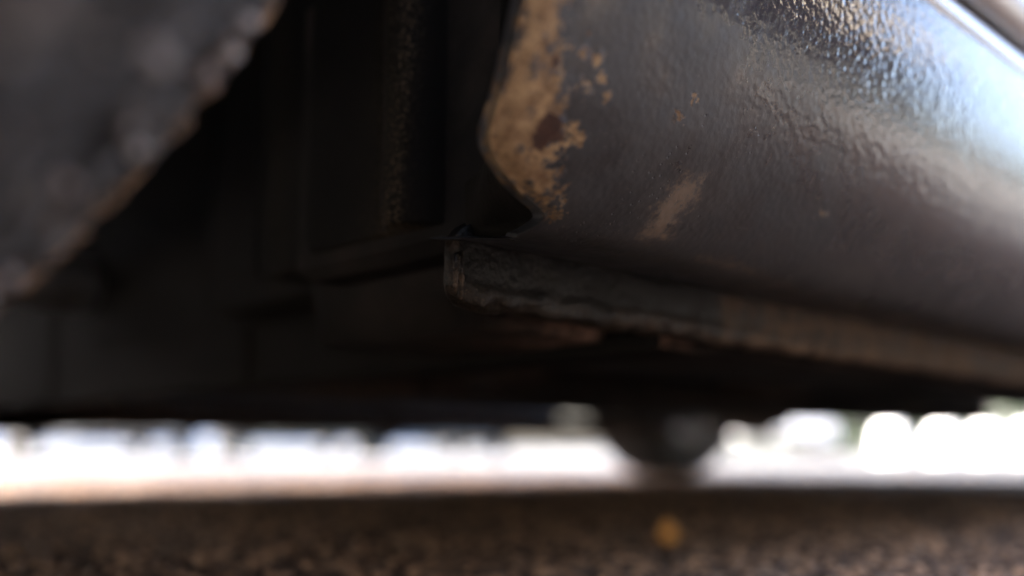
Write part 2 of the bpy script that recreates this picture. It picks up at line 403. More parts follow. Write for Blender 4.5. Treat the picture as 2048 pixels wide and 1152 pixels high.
def side_patch(x0, x1, zlo, zhi, far, nx=30, nz=16, off=0.0, thick=.0):
    V = []
    for i in range(nx):
        x = x0 + (x1 - x0) * i / (nx - 1); a, b = zlo(x), zhi(x)
        for j in range(nz):
            z = a + (b - a) * j / (nz - 1); y = body_y(z) + end_in(x) - off
            V.append((x, W_CAR - y if far else y, z))
        z = a; y = body_y(z) + end_in(x) + .018 - off        # hem folded in at the bottom
        V.append((x, W_CAR - y if far else y, z + .004))
    # order each column hem first
    cols = nz + 1; V2 = []
    for i in range(nx):
        c = V[i * cols:(i + 1) * cols]; V2 += [c[-1]] + c[:-1]
    Fc = grid_faces(nx, cols)
    if not far: Fc = [f[::-1] for f in Fc]
    return V2, Fc

def build_car(paint, loc, rz, hero=False):
    car = empty('car', loc, rz)
    P = M[paint]; XD0, XD1, XD2 = .262, 1.28, 1.93
    g = .005
    for far in (False, True):
        link('wing_panel', mesh('wing_panel', *side_patch(-.93, XD0 - g, lambda x: arch(x), belt, far, 60, 16)), P, car)
        for a, b in ((XD0, XD1), (XD1 + g, XD2)):
            d = link('door', mesh('door', *side_patch(a, b, lambda x: max(DOOR_Z, arch(x)), belt, far, 40, 24)), P, car)
            xh = b - .16; zz = .80; y = body_y(zz) - .02
            v, f = box(xh - .09, xh + .09, y - .012, y + .014, zz - .014, zz + .014, .008)
            if far: v = [(p[0], W_CAR - p[1], p[2]) for p in v]; f = [q[::-1] for q in f]
            link('handle', mesh('handle', v, f), P, d)
        link('rear_wing', mesh('rear_wing', *side_patch(XD2 + g, 2.96, lambda x: arch(x), belt, far, 50, 16)), P, car)
        # pillars and side glass
        up = lambda x: max(belt(x) + .01, roof(x) - .055)
        for a, b in ((.50, 1.24), (1.32, 2.0), (2.08, 2.60)):
            link('side_window', mesh('side_window', *side_patch(a, b, lambda x: belt(x) + .012, up, far, 20, 8, -.004)), M['glass'], car)
        link('window_surround', mesh('window_surround', *side_patch(.32, 2.93, lambda x: belt(x) + .001, lambda x: max(belt(x) + .003, roof(x)), far, 50, 8, -.012)), P, car)
    # roof, bonnet, screens, nose and tail: lofted across
    def across(xs, zf, inset, crown, n=17, drop=0.0):
        V = []
        for x in xs:
            z = zf(x); y0 = body_y(z) + end_in(x) + inset
            for k in range(n):
                u = -1 + 2 * k / (n - 1); V.append((x, W_CAR / 2 + u * (W_CAR / 2 - y0), z + crown * (1 - u * u) ** 1.0))
        return V, [f[::-1] for f in grid_faces(len(xs), n)]
    link('bonnet', mesh('bonnet', *across(np.linspace(-.93, .32, 24), belt, 0, .035)), P, car)
    link('windscreen', mesh('windscreen', *across(np.linspace(.30, .98, 12), roof, .02, .03)), M['glass'], car)
    link('roof', mesh('roof', *across(np.linspace(.98, 2.62, 20), roof, 0.0, .03)), P, car)
    link('rear_screen', mesh('rear_screen', *across(np.linspace(2.62, 2.95, 8), roof, .02, .03)), M['glass'], car)
    def bumper(front):
        V = []; n = 25; xs0 = -.93 if front else 2.96
        prof = [(.10, .215), (.03, .235), (0, .30), (-.02, .40), (-.02, .50), (0, .56), (.0, .62 if front else .98)] if front else [(.12, .19), (.03, .205), (0, .27), (-.03, .42), (-.03, .53), (0, .58), (.01, .985)]
        for d, z in prof:
            for k in range(n):
                u = -1 + 2 * k / (n - 1); cv = .13 * (1 - u * u)
                x = xs0 - cv + d if front else xs0 + cv - d
                V.append((x, W_CAR / 2 + u * (W_CAR / 2 - (.31 if front else .2)), z))
        Fc = grid_faces(len(prof), n)
        return V, (Fc if not front else [f[::-1] for f in Fc])
    link('front_bumper', mesh('front_bumper', *bumper(True)), P, car)
    link('tail_panel', mesh('tail_panel', *bumper(False)), P, car)
    for s in (0, 1):
        yy = .40 if s == 0 else W_CAR - .40
        v, f = box(-1.01, -.92, yy - .14, yy + .14, .60, .70, .02); link('headlight', mesh('headlight', v, f), M['lamp'], car)
        yy = .28 if s == 0 else W_CAR - .28
        v, f = box(2.95, 3.02, yy - .06, yy + .06, .70, .95, .02); link('tail_light', mesh('tail_light', v, f), M['redlamp'], car)
    v, f = box(-1.075, -1.060, W_CAR / 2 - .26, W_CAR / 2 + .26, .38, .49, .004); link('number_plate', mesh('number_plate', v, f), M['plate'], car)
    v, f = box(-1.068, -1.02, W_CAR / 2 - .45, W_CAR / 2 + .45, .245, .345, .01); link('grille', mesh('grille', v, f), M['plastic'], car)
    return car

# ------------------------------------------------------------------ the parked car we lie beside
Y_SIDE = 0.165                       # world y of the car's widest near line
car = build_car('paint_silver', (0, Y_SIDE, 0), 0, hero=True)
tag(car, 'silver car with black dirty underside, peeling sill coating and grimy tyre, seen from ground level', 'car')
bpy.context.view_layer.update()
def cl(V): return [(p[0], p[1] - Y_SIDE, p[2]) for p in V]      # world -> car-local

# steered near front wheel
AL = math.radians(-25); nrm = np.array([-math.sin(AL), math.cos(AL), 0])
cin = np.array([-.133, .351, 0]); ctr = cin - nrm * .094
hero_tyre = tyre_mesh('tyre_near', 720, True)
near_wheel = wheel(car, (ctr[0], ctr[1] - Y_SIDE, R_T), AL, hero_tyre)
wheel(car, (XR, .125, R_T), 0)
wheel(car, (XF, W_CAR - .125, R_T), math.pi + AL)
fw = wheel(car, (XR, W_CAR - .125, R_T), math.pi)
link('brake_drum', ME['brake_drum'], M['plastic'], fw)
def tyre_crud():
    """grit and dried mud clinging to the inner shoulder"""
    V, Fc = [], []; N = 2600
    for i in range(N):
        th = math.radians(random.uniform(-5, 95)); y = .097 - abs(random.gauss(0, .018)); r = .3275 - .4 * max(0, y - .078) - random.random() * .002
        if y > .0955: y = .0955
        s = random.uniform(.0008, .0030) * (1.6 if random.random() < .08 else 1)
        c = np.array([r * math.cos(-th), y, r * math.sin(-th)]); k = len(V)
        for d in ((1, 0, 0), (-1, 0, 0), (0, 1, 0), (0, -1, 0), (0, 0, 1), (0, 0, -1)):
            V.append(c + np.array(d) * s * random.uniform(.6, 1.4))
        for a in (0, 1):
            for b in (2, 3):
                for d in (4, 5): Fc.append((k + a, k + b, k + d))
    me = mesh('mud_crumbs', V, Fc, False); attr(me, 'tone', np.repeat(rng.random(N), 6) ** 1.5)
    tag(link('mud_crumbs', me, M['crumbs'], near_wheel), 'brown grit and dried mud on the tyre shoulder', kind='stuff')
tyre_crud()
def tyre_grit():
    V, Fc = [], []; N = 260
    for i in range(N):
        th = math.radians(random.uniform(-20, 80)); y = random.uniform(-.085, .062); r = .3305 - .9 * (y / .1) ** 4 * .006
        s = random.uniform(.0009, .0024); c = np.array([r * math.cos(-th), y, r * math.sin(-th)]); k = len(V)
        for d in ((1, 0, 0), (-1, 0, 0), (0, 1, 0), (0, -1, 0), (0, 0, 1), (0, 0, -1)): V.append(c + np.array(d) * s * random.uniform(.6, 1.4))
        for a, b, d in ((0, 2, 4), (2, 1, 4), (1, 3, 4), (3, 0, 4), (2, 0, 5), (1, 2, 5), (3, 1, 5), (0, 3, 5)): Fc.append((k + a, k + b, k + d))
    me = mesh('tread_grit', V, Fc); attr(me, 'tone', np.repeat(.2 + .8 * rng.random(N), 6))
    tag(link('tread_grit', me, M['pale_grit'], near_wheel), 'pale grit stuck in the tyre tread', kind='stuff')
tyre_grit()

# sill: profile (y, height above the camera) from the rail root round to the door gap
SILL = [(.300, .086), (.280, .0835), (.262, .0805), (.247, .0800), (.2345, .0845), (.221, .097), (.207, .115), (.1965, .134), (.1885, .152), (.1825, .172), (.1785, .193), (.1765, .213)]
def build_sill():
    NP = 150; pr = catmull(SILL, NP)
    # start of the panel at the wheel arch, traced on the photograph
    tr = [(1075, -60), (1062, 0), (1040, 90), (1015, 180), (988, 268), (1000, 310), (1050, 380), (1108, 425)]
    tri = []
    for x, y in tr:
        r = ray(x, y); t = pr[:, 0] / r[1]; h = r[2] * t; j = int(np.argmin(np.abs(h[40:] - pr[40:, 1]))) + 40
        tri.append((pr[j, 1], r[0] * t[j]))
    tri.sort(); hh = np.array([a for a, b in tri]); xx = np.array([b for a, b in tri])
    X0 = np.interp(pr[:, 1], hh, xx); X0[pr[:, 1] > hh[-1]] = xx[-1] - .0
    low = np.arange(NP) < np.argmin(pr[:, 1]); X0[low] = xx[0] + .004
    ker = np.ones(5) / 5; X0 = np.convolve(np.pad(X0, 2, 'edge'), ker, 'valid')
    u = np.concatenate([np.linspace(0, .52, 430, endpoint=False), np.linspace(.52, 1.73, 90)])
    X = X0[:, None] + u[None, :] * ((1.94 - X0[:, None]) / 1.73)
    Y = np.repeat(pr[:, 0][:, None], X.shape[1], 1); Z = np.repeat(pr[:, 1][:, None], X.shape[1], 1) + CAM_H
    # soft dents, and the end hem rolled inwards
    dn = (vnoise(X * 9, Z * 18, 5) - .5) * .0009
    Y = Y + dn; hem = np.exp(-(u / .004) ** 2)[None, :]
    Y = Y + hem * .003
    V = np.stack([X, Y, Z], -1).reshape(-1, 3)
    nr, nc = X.shape
    fcs = [f[::-1] for f in grid_faces(nr, nc)]
    # return flange at the arch end
    V0 = []; js = [j for j in range(int(np.argmin(pr[:, 1])), NP) if pr[j, 1] < .116][::4]
    for j in js:
        p = np.array([X0[j] + .002, pr[j, 0] + .0025, pr[j, 1] + CAM_H + .0015]); q = np.array([.272, .300, CAM_H + .087 + (pr[j, 1] - .08) * .75])
        for k in range(14):
            t_ = k / 13; c_ = p * (1 - t_) + q * t_; c_[0] += .006 * math.sin(math.pi * t_) + .0010 * math.sin(11 * t_ + j * .06); c_[2] += .0010 * math.sin(8 * t_ + j * .05); V0.append(c_)
    mf = mesh('closing_flange', cl(V0), grid_faces(len(js), 14)); attr(mf, 'dust', np.full(len(V0), .05)); attr(mf, 'speck', np.full(len(V0), .05))
    link('closing_flange', mf, M['liner'], car)
    k = len(V); ring = np.stack([X[:, 0] + .002, Y[:, 0] + .008, Z[:, 0] + .002], -1)
    ring2 = np.stack([X[:, 0] + .03, Y[:, 0] + .03, Z[:, 0] + .01], -1)
    V = np.vstack([V, ring, ring2])
    for r in range(nr - 1):
        fcs.append((r * nc, (r + 1) * nc, k + r + 1, k + r)); fcs.append((k + r, k + r + 1, k + nr + r + 1, k + nr + r))
    px, py, d = proj(V)
    me = mesh('sill', cl(V), fcs)
    prim = sdf_poly(px, py, [(1066, -30), (1120, -30), (1130, 60), (1120, 130), (1138, 190), (1132, 240), (1120, 300), (1114, 350), (1112, 425), (1050, 395), (960, 330), (960, 240), (1010, 120)]) / 52
    isl = np.full(px.shape, -9.0)
    for cx, cy, rr in ((1190, 118, 9), (1200, 158, 7), (1165, 105, 8), (1168, 170, 9), (1180, 60, 6), (1388, 198, 3.5), (1358, 232, 5), (1215, 190, 5), (1150, 265, 12), (1645, 430, 3)):
        isl = np.maximum(isl, (rr * 1.5 - np.hypot(px - cx, (py - cy) * .8)) / 14)
    attr(me, 'primer', np.clip(np.maximum(np.minimum(prim, .75), isl), -3.5, 3))
    ru = np.maximum(sdf_poly(px, py, [(1062, 292), (1070, 245), (1100, 220), (1132, 238), (1128, 280), (1100, 285), (1078, 305)]) / 16, (10 - np.hypot((px - 1112) * 1.3, (py - 122) * .45)) / 12)
    attr(me, 'rust', np.clip(ru, -3, 3))
    sm = sdf_poly(px, py, [(1268, 482), (1300, 430), (1335, 375), (1370, 345), (1412, 352), (1400, 400), (1360, 440), (1330, 485)]) / 22
    sm = np.maximum(sm, sdf_poly(px, py, [(1390, 505), (1480, 520), (1600, 575), (1590, 590), (1480, 550), (1390, 525)]) / 26 - .25)
    attr(me, 'smear', np.clip(sm, -3, 3))
    dirt = 1 - smoothstep(.105, .20, Z.reshape(-1) - CAM_H + .06 * smoothstep(.25, .5, X.reshape(-1)) - .02)
    dirt = np.concatenate([dirt, np.ones(2 * nr)]); attr(me, 'dirt', np.clip(dirt, 0, 1))
    o = link('sill', me, M['sill'], car)
    o['label'] = 'black hammered sill coating flaking to tan at the wheel arch'
    # smooth trim strip, seal and door hem above the sill
    def strip(name, pts, mat, x0=.205, x1=1.94):
        xs = np.linspace(x0, x1, 60); V = [(x, y, h + CAM_H) for x in xs for y, h in pts]
        return link(name, mesh(name, cl(V), grid_faces(len(xs), len(pts))), M[mat], car)
    strip('sill_trim', [(.186, .2115), (.1775, .2125), (.1752, .2150), (.1748, .2235), (.1775, .2262), (.188, .2265)], 'trim')
    strip('door_seal', [(.200, .2240), (.1835, .2262), (.1815, .2300), (.1835, .2355), (.200, .238)], 'seal')
    # far sill, mirrored
    fp = catmull(SILL, 24); xs = np.linspace(.20, 2.15, 30)
    V = [(x, W_CAR - (y - Y_SIDE), h + CAM_H) for x in xs for y, h in fp]
    me2 = mesh('sill_far', V, [f for f in grid_faces(len(xs), 24)])
    for n_ in ('primer', 'rust', 'smear'): attr(me2, n_, np.full(len(V), -3.0))
    attr(me2, 'dirt', np.full(len(V), .8)); link('sill', me2, M['sill'], car)
build_sill()

def build_rail():
    """the rounded jacking rail below the sill, swollen with underseal"""
    CAMY_RAIL = .300
    n = 40; xs = np.concatenate([np.linspace(.2625, .278, 26), np.linspace(.280, .8, 230), np.linspace(.81, 1.92, 60)])
    sec = []
    for k in range(n):                                   # rounded-rectangle section, widest near the bottom
        a = 2 * math.pi * k / n; c, s = math.cos(a), math.sin(a)
        sec.append(((.0062 * math.copysign(abs(c) ** .45, c)) * (1.0 + .25 * (s < -.35)), .0180 * math.copysign(abs(s) ** .6, s)))
    sec = np.array(sec); V = []; D = []; S = []
    for x in xs:
        e = math.sqrt(max(0.0, 1 - ((.278 - x) / .0157) ** 2)) if x < .278 else 1.0
        e = max(.1, e)
        wob = (vnoise(np.array([x * 55.]), np.array([0.3]), 8)[0] - .5)
        for k, (a, b) in enumerate(sec):
            nn = (vnoise(np.array([x * 130.]), np.array([k * .7]), 9)[0] - .5) * .0013
            f = 1 + nn / .007
            V.append((x, CAMY_RAIL + a * e * f + wob * .0012, CAM_H + .0765 + b * (.15 + .85 * e) * f + wob * .0008))
            lowd = float(np.clip((-.35 - b / .018) / .6, 0, 1))
            D.append(lowd * (.12 + .3 * (x > .36)) + .55 * float(smoothstep(.445, .462, x)) * (b < .008) + .35 * float(smoothstep(.46, .6, x)) + .22 * float(x < .266))
            S.append(lowd * .6 * float(x < .5))
    Fc = [f[::-1] for f in grid_faces(len(xs), n, wrap_c=True)]
    Fc.append(tuple(range(n))); Fc.append(tuple(range((len(xs) - 1) * n + n - 1, (len(xs) - 1) * n - 1, -1)))
    me = mesh('sill_rail', cl(V), Fc); attr(me, 'dust', D); attr(me, 'speck', S)
    rail = link('sill_rail', me, M['underseal'], car)
    # web that joins the rail to the sill floor
    V, Fc = box(.305, 1.92, .2965, .3035, CAM_H + .084, CAM_H + .094); me = mesh('flange_web', cl(V), Fc, False); attr(me, 'dust', np.full(8, .2)); attr(me, 'speck', np.zeros(8))
    link('flange_web', me, M['underseal'], rail)
    # the folded seam at the end of the rail: two ragged beads, edged with brown dirt
    for off, dm, sc in ((.0, .9, 1.0), (-.0035, .7, .8)):
        path = []
        for k in range(26):
            a = -1.45 + 2.75 * k / 25
            path.append((.2675 + off - .0035 * math.cos(a) + random.uniform(-.0003, .0003), .2975 - .0048 * math.cos(a) * sc + off * .4, CAM_H + .0715 + .0095 * math.sin(a) * sc))
        V, Fc = tube(path, [.0007 + .0007 * random.random() for _ in path], 8)
        me = mesh('seam_bead', cl(V), Fc); hz = np.array([v[2] for v in V]) - CAM_H
        attr(me, 'dust', dm * (1 - smoothstep(.062, .075, hz)) * 1.5 + .08); attr(me, 'speck', np.full(len(V), .4))
        link('seam_bead', me, M['underseal'], rail)
    # far rail
    V, Fc = box(.26, 2.15, W_CAR - .145, W_CAR - .125, CAM_H + .042, CAM_H + .09, .004)
    me = mesh('sill_rail_far', V, Fc); attr(me, 'dust', np.full(len(V), .7)); attr(me, 'speck', np.zeros(len(V))); link('sill_rail', me, M['underseal'], car)
build_rail()

def build_liner():
    """wheelhouse rear wall: stepped vertical panels, with a dusty rounded rib"""
    plan = [(.254, .236), (.264, .252), (.274, .270), (.286, .296), (.298, .306), (.294, .322), (.274, .330), (.2665, .338), (.2655, .346), (.269, .354), (.2755, .360), (.277, .390), (.276, .420), (.279, .4245), (.296, .427), (.298, .432), (.298, .500), (.300, .506), (.345, .510), (.348, .516), (.352, .66), (.355, .667), (.40, .672), (.402, .68), (.40, 1.0)]
    pl = catmull(plan, 220); zs = np.concatenate([[CAM_H + .050, CAM_H + .0505], np.linspace(CAM_H + .053, CAM_H + .60, 70)])
    V = []; D = []
    for i, z in enumerate(zs):
        for x, y in pl:
            lip = .06 if i == 0 else 0
            z = max(z, float(np.interp(y, [.285, .318], [CAM_H + .100, CAM_H + .05])) + .0005 * i)
            cur = max(0, (z - CAM_H - .25)) ** 2 * .8
            V.append((x + lip - cur + .055 * max(0.0, (CAM_H + .115 - z) / .065) ** 2.2 + (float(vnoise(np.array([z * 25]), np.array([y * 40]), 2)[0]) - .5) * .002, y - .004 * (z - CAM_H - .1), z))
    V = np.array(V); nr, nc = len(zs), len(pl)
    px, py, _ = proj(V)
    xr = np.interp(py, [0, 540], [822, 772]); D = np.exp(-((px - xr) / 16) ** 2) * 1.0 + np.exp(-((px - xr + 14) / 45) ** 2) * .4
    D += np.exp(-((px - 665) / 30) ** 2 - ((py - 650) / 40) ** 2) * .9 + np.exp(-((px - 560) / 22) ** 2) * .22
    me = mesh('wheel_liner', cl(V), grid_faces(nr, nc)); attr(me, 'dust', np.clip(D, 0, 1)); link('wheel_liner', me, M['liner'], car)
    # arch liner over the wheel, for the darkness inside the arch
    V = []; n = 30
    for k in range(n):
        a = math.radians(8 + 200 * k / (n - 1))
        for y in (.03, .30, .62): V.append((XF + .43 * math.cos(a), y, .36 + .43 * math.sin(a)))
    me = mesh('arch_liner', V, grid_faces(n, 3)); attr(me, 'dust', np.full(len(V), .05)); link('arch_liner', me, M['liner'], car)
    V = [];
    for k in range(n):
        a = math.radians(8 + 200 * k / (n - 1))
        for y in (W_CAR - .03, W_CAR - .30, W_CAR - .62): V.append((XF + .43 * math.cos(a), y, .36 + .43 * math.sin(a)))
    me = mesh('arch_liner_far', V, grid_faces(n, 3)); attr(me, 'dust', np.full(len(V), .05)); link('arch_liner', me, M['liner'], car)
build_liner()

def build_underbody():
    # pressed floor pan as a height field
    nx, ny = 260, 150; X, Y = np.meshgrid(np.linspace(.425, 2.05, nx), np.linspace(.305, 1.72, ny))
    H = np.full(X.shape, .094)
    H += .006 * np.cos(Y * 2 * math.pi / .16) * smoothstep(.55, .62, Y)          # swaged ribs
    H += .10 * np.exp(-((Y - 1.0) / .11) ** 4)                                    # centre tunnel
    H += (vnoise(X * 8, Y * 8, 1) - .5) * .006
    V = np.stack([X, Y, H + CAM_H], -1).reshape(-1, 3)
    me = mesh('floor_pan', cl(V), [f[::-1] for f in grid_faces(ny, nx)])
    attr(me, 'rust', (np.exp(-((X - .5) / .2) ** 2 - ((Y - .7) / .2) ** 2) * .5).reshape(-1)); link('floor_pan', me, M['under'], car)
    # box-section members, each with pressed oval slots
    def member(y0, y1, x0, x1, hb, slots, rustspots, name='chassis_member'):
        nx = int((x1 - x0) / .006); ys = np.concatenate([[y0, y0 + .001], np.linspace(y0 + .004, y1 - .004, 24), [y1 - .001, y1]])
        X, Y = np.meshgrid(np.linspace(x0, x1, nx), ys); H = np.full(X.shape, hb)
        H[0] = hb + .04; H[-1] = hb + .04; H[1] += .002; H[-2] += .002
        for sx, sy, rx, ry in slots: H += .03 * (1 - smoothstep(.85, 1.05, np.hypot((X - sx) / rx, (Y - sy) / ry)))
        H += (vnoise(X * 20, Y * 20, 6) - .5) * .003; H[:, 0] += .04; H[:, -1] += .04
        ru = np.zeros(X.shape)
        for sx, sy, rx, ry, k in rustspots: ru += k * np.exp(-((X - sx) / rx) ** 2 - ((Y - sy) / ry) ** 2)
        V = np.stack([X, Y, H + CAM_H], -1).reshape(-1, 3); me = mesh(name, cl(V), [f[::-1] for f in grid_faces(len(ys), nx)])
        attr(me, 'rust', ru.reshape(-1)); link(name, me, M['under'], car)
    p = on_z(1190, 690, CAM_H + .058); q = on_z(1270, 688, CAM_H + .058); s1 = on_z(1640, 768, CAM_H + .056)
    member(.335, .47, .31, 1.9, .058, [(.9, .40, .05, .02), (1.3, .40, .05, .02)], [(p[0], p[1], .05, .035, 1.6), (q[0], q[1], .03, .025, 1.2)])
    member(.76, .88, .42, 2.15, .054, [(s1[0], s1[1], .16, .035), (.62, .82, .06, .02)], [(.5, .8, .2, .1, .5)])
    member(1.56, 1.70, .1, 2.17, .036, [(.8, 1.63, .07, .025)], [(.4, 1.63, .5, .1, 1.2), (1.6, 1.63, .4, .1, 1.0)])
    # cross-brace plates and bolts
    for x, y in ((.62, .66), (1.05, .62)):
        V, Fc = box(x - .05, x + .05, y - .04, y + .04, CAM_H + .066, CAM_H + .11, .006); me = mesh('bracket', cl(V), Fc); attr(me, 'rust', np.full(len(V), .3)); b = link('bracket', me, M['under'], car)
        V, Fc = tube([(x, y, CAM_H + .058), (x, y, CAM_H + .07)], .009, 6); link('bolt', mesh('bolt', cl(V), Fc, False), M['rusty'], b)
    V, Fc = box(.284, 1.93, .252, .45, CAM_H + .0885, CAM_H + .245, .006); me = mesh('inner_sill_blocker', cl(V), Fc, False); attr(me, 'rust', np.zeros(len(V))); link('inner_sill_blocker', me, M['under'], car)  # closed box added behind the sill to block light leaking through
    bp = []
    for k, (ya, yb) in enumerate(((.30, .56), (.565, .70), (.706, .98), (.99, 1.10), (1.11, 1.45), (1.46, 1.75))): bp += [(.405 + (.004 if k % 2 else 0), ya), (.405 + (.004 if k % 2 else 0), yb)]
    V = [(x + .03 * (i == 0), y, z) for i, z in enumerate((CAM_H + .050, CAM_H + .052, CAM_H + .3, .95)) for x, y in bp]
    me = mesh('bulkhead_blocker', cl(V), grid_faces(4, len(bp)), False); attr(me, 'dust', np.full(len(V), .05)); link('bulkhead_blocker', me, M['liner'], car)  # wall added to block stray light and keep the underside dark
    # front subframe on the far half, the pale lip above the light on the left
    V = []; ys = np.linspace(1.30, 1.85, 30)
    for x, h in ((.24, .09), (.25, .040), (.29, .030), (.40, .028), (.50, .036), (.54, .10)):
        for y in ys: V.append((x + .05 * math.sin((y - .7) * 3), y, CAM_H + h + .006 * math.sin(y * 9)))
    me = mesh('subframe', cl(V), [f for f in grid_faces(6, 30)]); attr(me, 'rust', np.full(len(V), 1.2)); link('subframe', me, M['under'], car)
    # exhaust
    path = [(.2, 1.0, .235), (.9, 1.0, .235), (1.6, 1.02, .235), (1.9, .98, .26), (2.1, .85, .30), (2.45, .72, .30)]
    V, Fc = tube(catmull(path, 60), .026, 16); link('exhaust_pipe', mesh('exhaust_pipe', cl(V), Fc), M['pipe'], car)
    V, Fc = tube([(2.42, .60, .31), (2.44, .60, .31), (2.46, .6, .31)][:1] + [(2.45 + .0 * k, .56 + .02 * k, .31) for k in range(1, 30)], [.02] + [.085] * 28 + [.02], 24); link('silencer', mesh('silencer', cl(V), Fc), M['pipe'], car)
    # rear beam axle, trailing arms, springs
    V, Fc = tube([(XR - .06, .42, .30), (XR - .06, 1.0, .30), (XR - .06, 1.60, .30)], .038, 16); link('rear_axle', mesh('rear_axle', cl(V), Fc), M['rusty'], car)
    for y in (.46, 1.555):
        path = [(XR - .48, y, .33), (XR - .36, y, .27), (XR - .22, y, .185), (XR - .08, y, .150), (XR + .05, y, .155), (XR + .14, y, .21), (XR + .20, y, .30)]
        V, Fc = tube(catmull(path, 30), .034, 14); link('trailing_arm', mesh('trailing_arm', cl(V), Fc), M['rusty'], car)
        V, Fc = tube([(XR + .02, y - .02, .135), (XR + .02, y - .02, .15), (XR + .02, y - .02, .17), (XR + .02, y - .02, .175)], [.05, .07, .075, .03], 20); link('spring_seat', mesh('spring_seat', cl(V), Fc), M['rusty'], car)
        hel = [(XR + .02 + .055 * math.cos(a), y - .02 + .055 * math.sin(a), .175 + a / (2 * math.pi) * .045) for a in np.linspace(0, 2 * math.pi * 5, 120)]
        V, Fc = tube(hel, .006, 8); link('coil_spring', mesh('coil_spring', cl(V), Fc), M['rusty'], car)
    # rear valance and tank
    V, Fc = box(2.02, 2.22, .5, 1.3, .28, .42, .03); link('fuel_tank', mesh('fuel_tank', cl(V), Fc), M['plastic'], car)
    V, Fc = box(-.80, .20, .62, 1.40, .22, .60, .04); link('engine_undertray', mesh('engine_undertray', cl(V), Fc), M['plastic'], car)
    V, Fc = box(2.40, 2.93, .45, 1.62, .36, .5, .04); me = mesh('boot_floor', cl(V), Fc); attr(me, 'rust', np.full(len(V), .2)); link('boot_floor', me, M['under'], car)
build_underbody()

# ================================================================== background
def parked(paint, px, dist, rz, label):
    az = math.radians(AZ) - math.atan((px - 1024) / FPX); p = Vector((math.cos(az) * dist, math.sin(az) * dist, 0))
    c = build_car(paint, (0, 0, 0), rz)
    for s in (.125, W_CAR - .125):
        for x in (XF, XR): wheel(c, (x, s, R_T), 0 if s < .5 else math.pi)
    v, f = box(.2, 1.95, .03, W_CAR - .03, .20, .36, .03); link('sill_tray', mesh('sill_tray', v, f), M['plastic'], c)
    v, f = box(-.8, 2.8, .45, W_CAR - .45, .23, .5, .03); link('floor_pan', mesh('floor_pan', v, f), M['plastic'], c)
    off = Matrix.Rotation(rz, 3, 'Z') @ Vector((-1.05, W_CAR / 2, 0)); c.location = p - off
    return tag(c, label, 'car', 'cars parked across the car park')
parked('paint_blue', 905, 13.0, math.radians(60), 'light blue car parked nose-on across the sunlit ground')
parked('paint_sage', 640, 12.0, math.radians(66), 'sage grey car parked nose-on in front of the pale house')
parked('paint_white', 250, 11.0, math.radians(75), 'white car parked nose-on in front of the pale house')
parked('paint_white', 1560, 16.0, math.radians(36), 'white car parked nose-on beside the bollards')

def van(loc, label):
    # x along, near side faces +y
    v = empty('van', loc); L, Wd, P = 5.1, 1.9, M['paint_plum']
    top = lambda x: float(np.interp(x, [0, .25, .9, 1.5, 5.0, 5.1], [.95, 1.08, 1.22, 2.0, 2.08, 2.0]))
    for s_ in (0, 1):
        V = []; xs = np.linspace(0, L, 90); nz = 14
        for x in xs:
            a = .30
            for xc in (.95, 4.05):
                if abs(x - xc) < .42: a = max(a, .34 + math.sqrt(.42 ** 2 - (x - xc) ** 2))
            for j in range(nz):
                z = a + (top(x) - a) * j / (nz - 1); ins = .02 + .10 * max(0, (z - 1.1)) ** 2 + .05 * max(0, .5 - z) + float(np.interp(x, [0, .25, .7, 4.9, 5.1], [.22, .07, 0, 0, .07]))
                V.append((x, (Wd - ins) if s_ else ins, z))
        link('side_panel', mesh('side_panel', V, grid_faces(len(xs), nz) if not s_ else [f[::-1] for f in grid_faces(len(xs), nz)]), P, v)
        for a, b in ((1.35, 2.25), (2.4, 3.5), (3.65, 4.8)):
            V = []
            for x in np.linspace(a, b, 10):
                for z in np.linspace(1.18, min(1.78, top(x) - .12), 5):
                    ins = .02 + .10 * max(0, (z - 1.1)) ** 2 - .004; V.append((x, (Wd - ins) if s_ else ins, z))
            link('side_window', mesh('side_window', V, grid_faces(10, 5) if not s_ else [f[::-1] for f in grid_faces(10, 5)]), M['glass'], v)
        for xc in (.95, 4.05):
            y = Wd - .12 if s_ else .12; wheel(v, (xc, y, R_T), math.pi if s_ else 0)
        b_, f_ = box(.45, 4.6, Wd - .09 if s_ else .03, Wd - .03 if s_ else .09, .22, .33, .015); link('sill_trim', mesh('sill_trim', b_, f_), M['plastic'], v)
    V = []; xs = np.linspace(0, L, 40); n = 11
    for x in xs:
        z = top(x); ins = .02 + .10 * max(0, (z - 1.1)) ** 2 + float(np.interp(x, [0, .25, .7, 4.9, 5.1], [.22, .07, 0, 0, .07]))
        for k in range(n):
            u = -1 + 2 * k / (n - 1); V.append((x, Wd / 2 + u * (Wd / 2 - ins), z + .03 * (1 - u * u)))
    link('roof', mesh('roof', V, [f[::-1] for f in grid_faces(len(xs), n)]), P, v)
    V = [(x, Wd - .02 - .10 * max(0, z - 1.1) ** 2 + .004, z) for x in np.linspace(4.14, 4.42, 6) for z in np.linspace(.95, 1.22, 5)]
    link('tan_reflection_panel', mesh('tan_reflection_panel', V, grid_faces(6, 5)), M['cream'], v)  # cream panel added to put a tan patch into the sill's reflection
    b_, f_ = box(-.06, .16, .20, Wd - .20, .28, .97, .05); link('front_bumper', mesh('front_bumper', b_, f_), P, v)
    b_, f_ = box(5.0, 5.12, .08, Wd - .08, .32, 2.0, .03); link('tail_door', mesh('tail_door', b_, f_), P, v)
    b_, f_ = box(.3, 4.9, .3, Wd - .3, .26, .34, .02); link('floor_pan', mesh('floor_pan', b_, f_), M['plastic'], v)
    return tag(v, label, 'van')
van((-1.15, -3.25, 0), 'dark plum van added out of view on the hedge side as a dark reflection in the sill')  # unseen van, added as the tall dark mass reflected in the sill

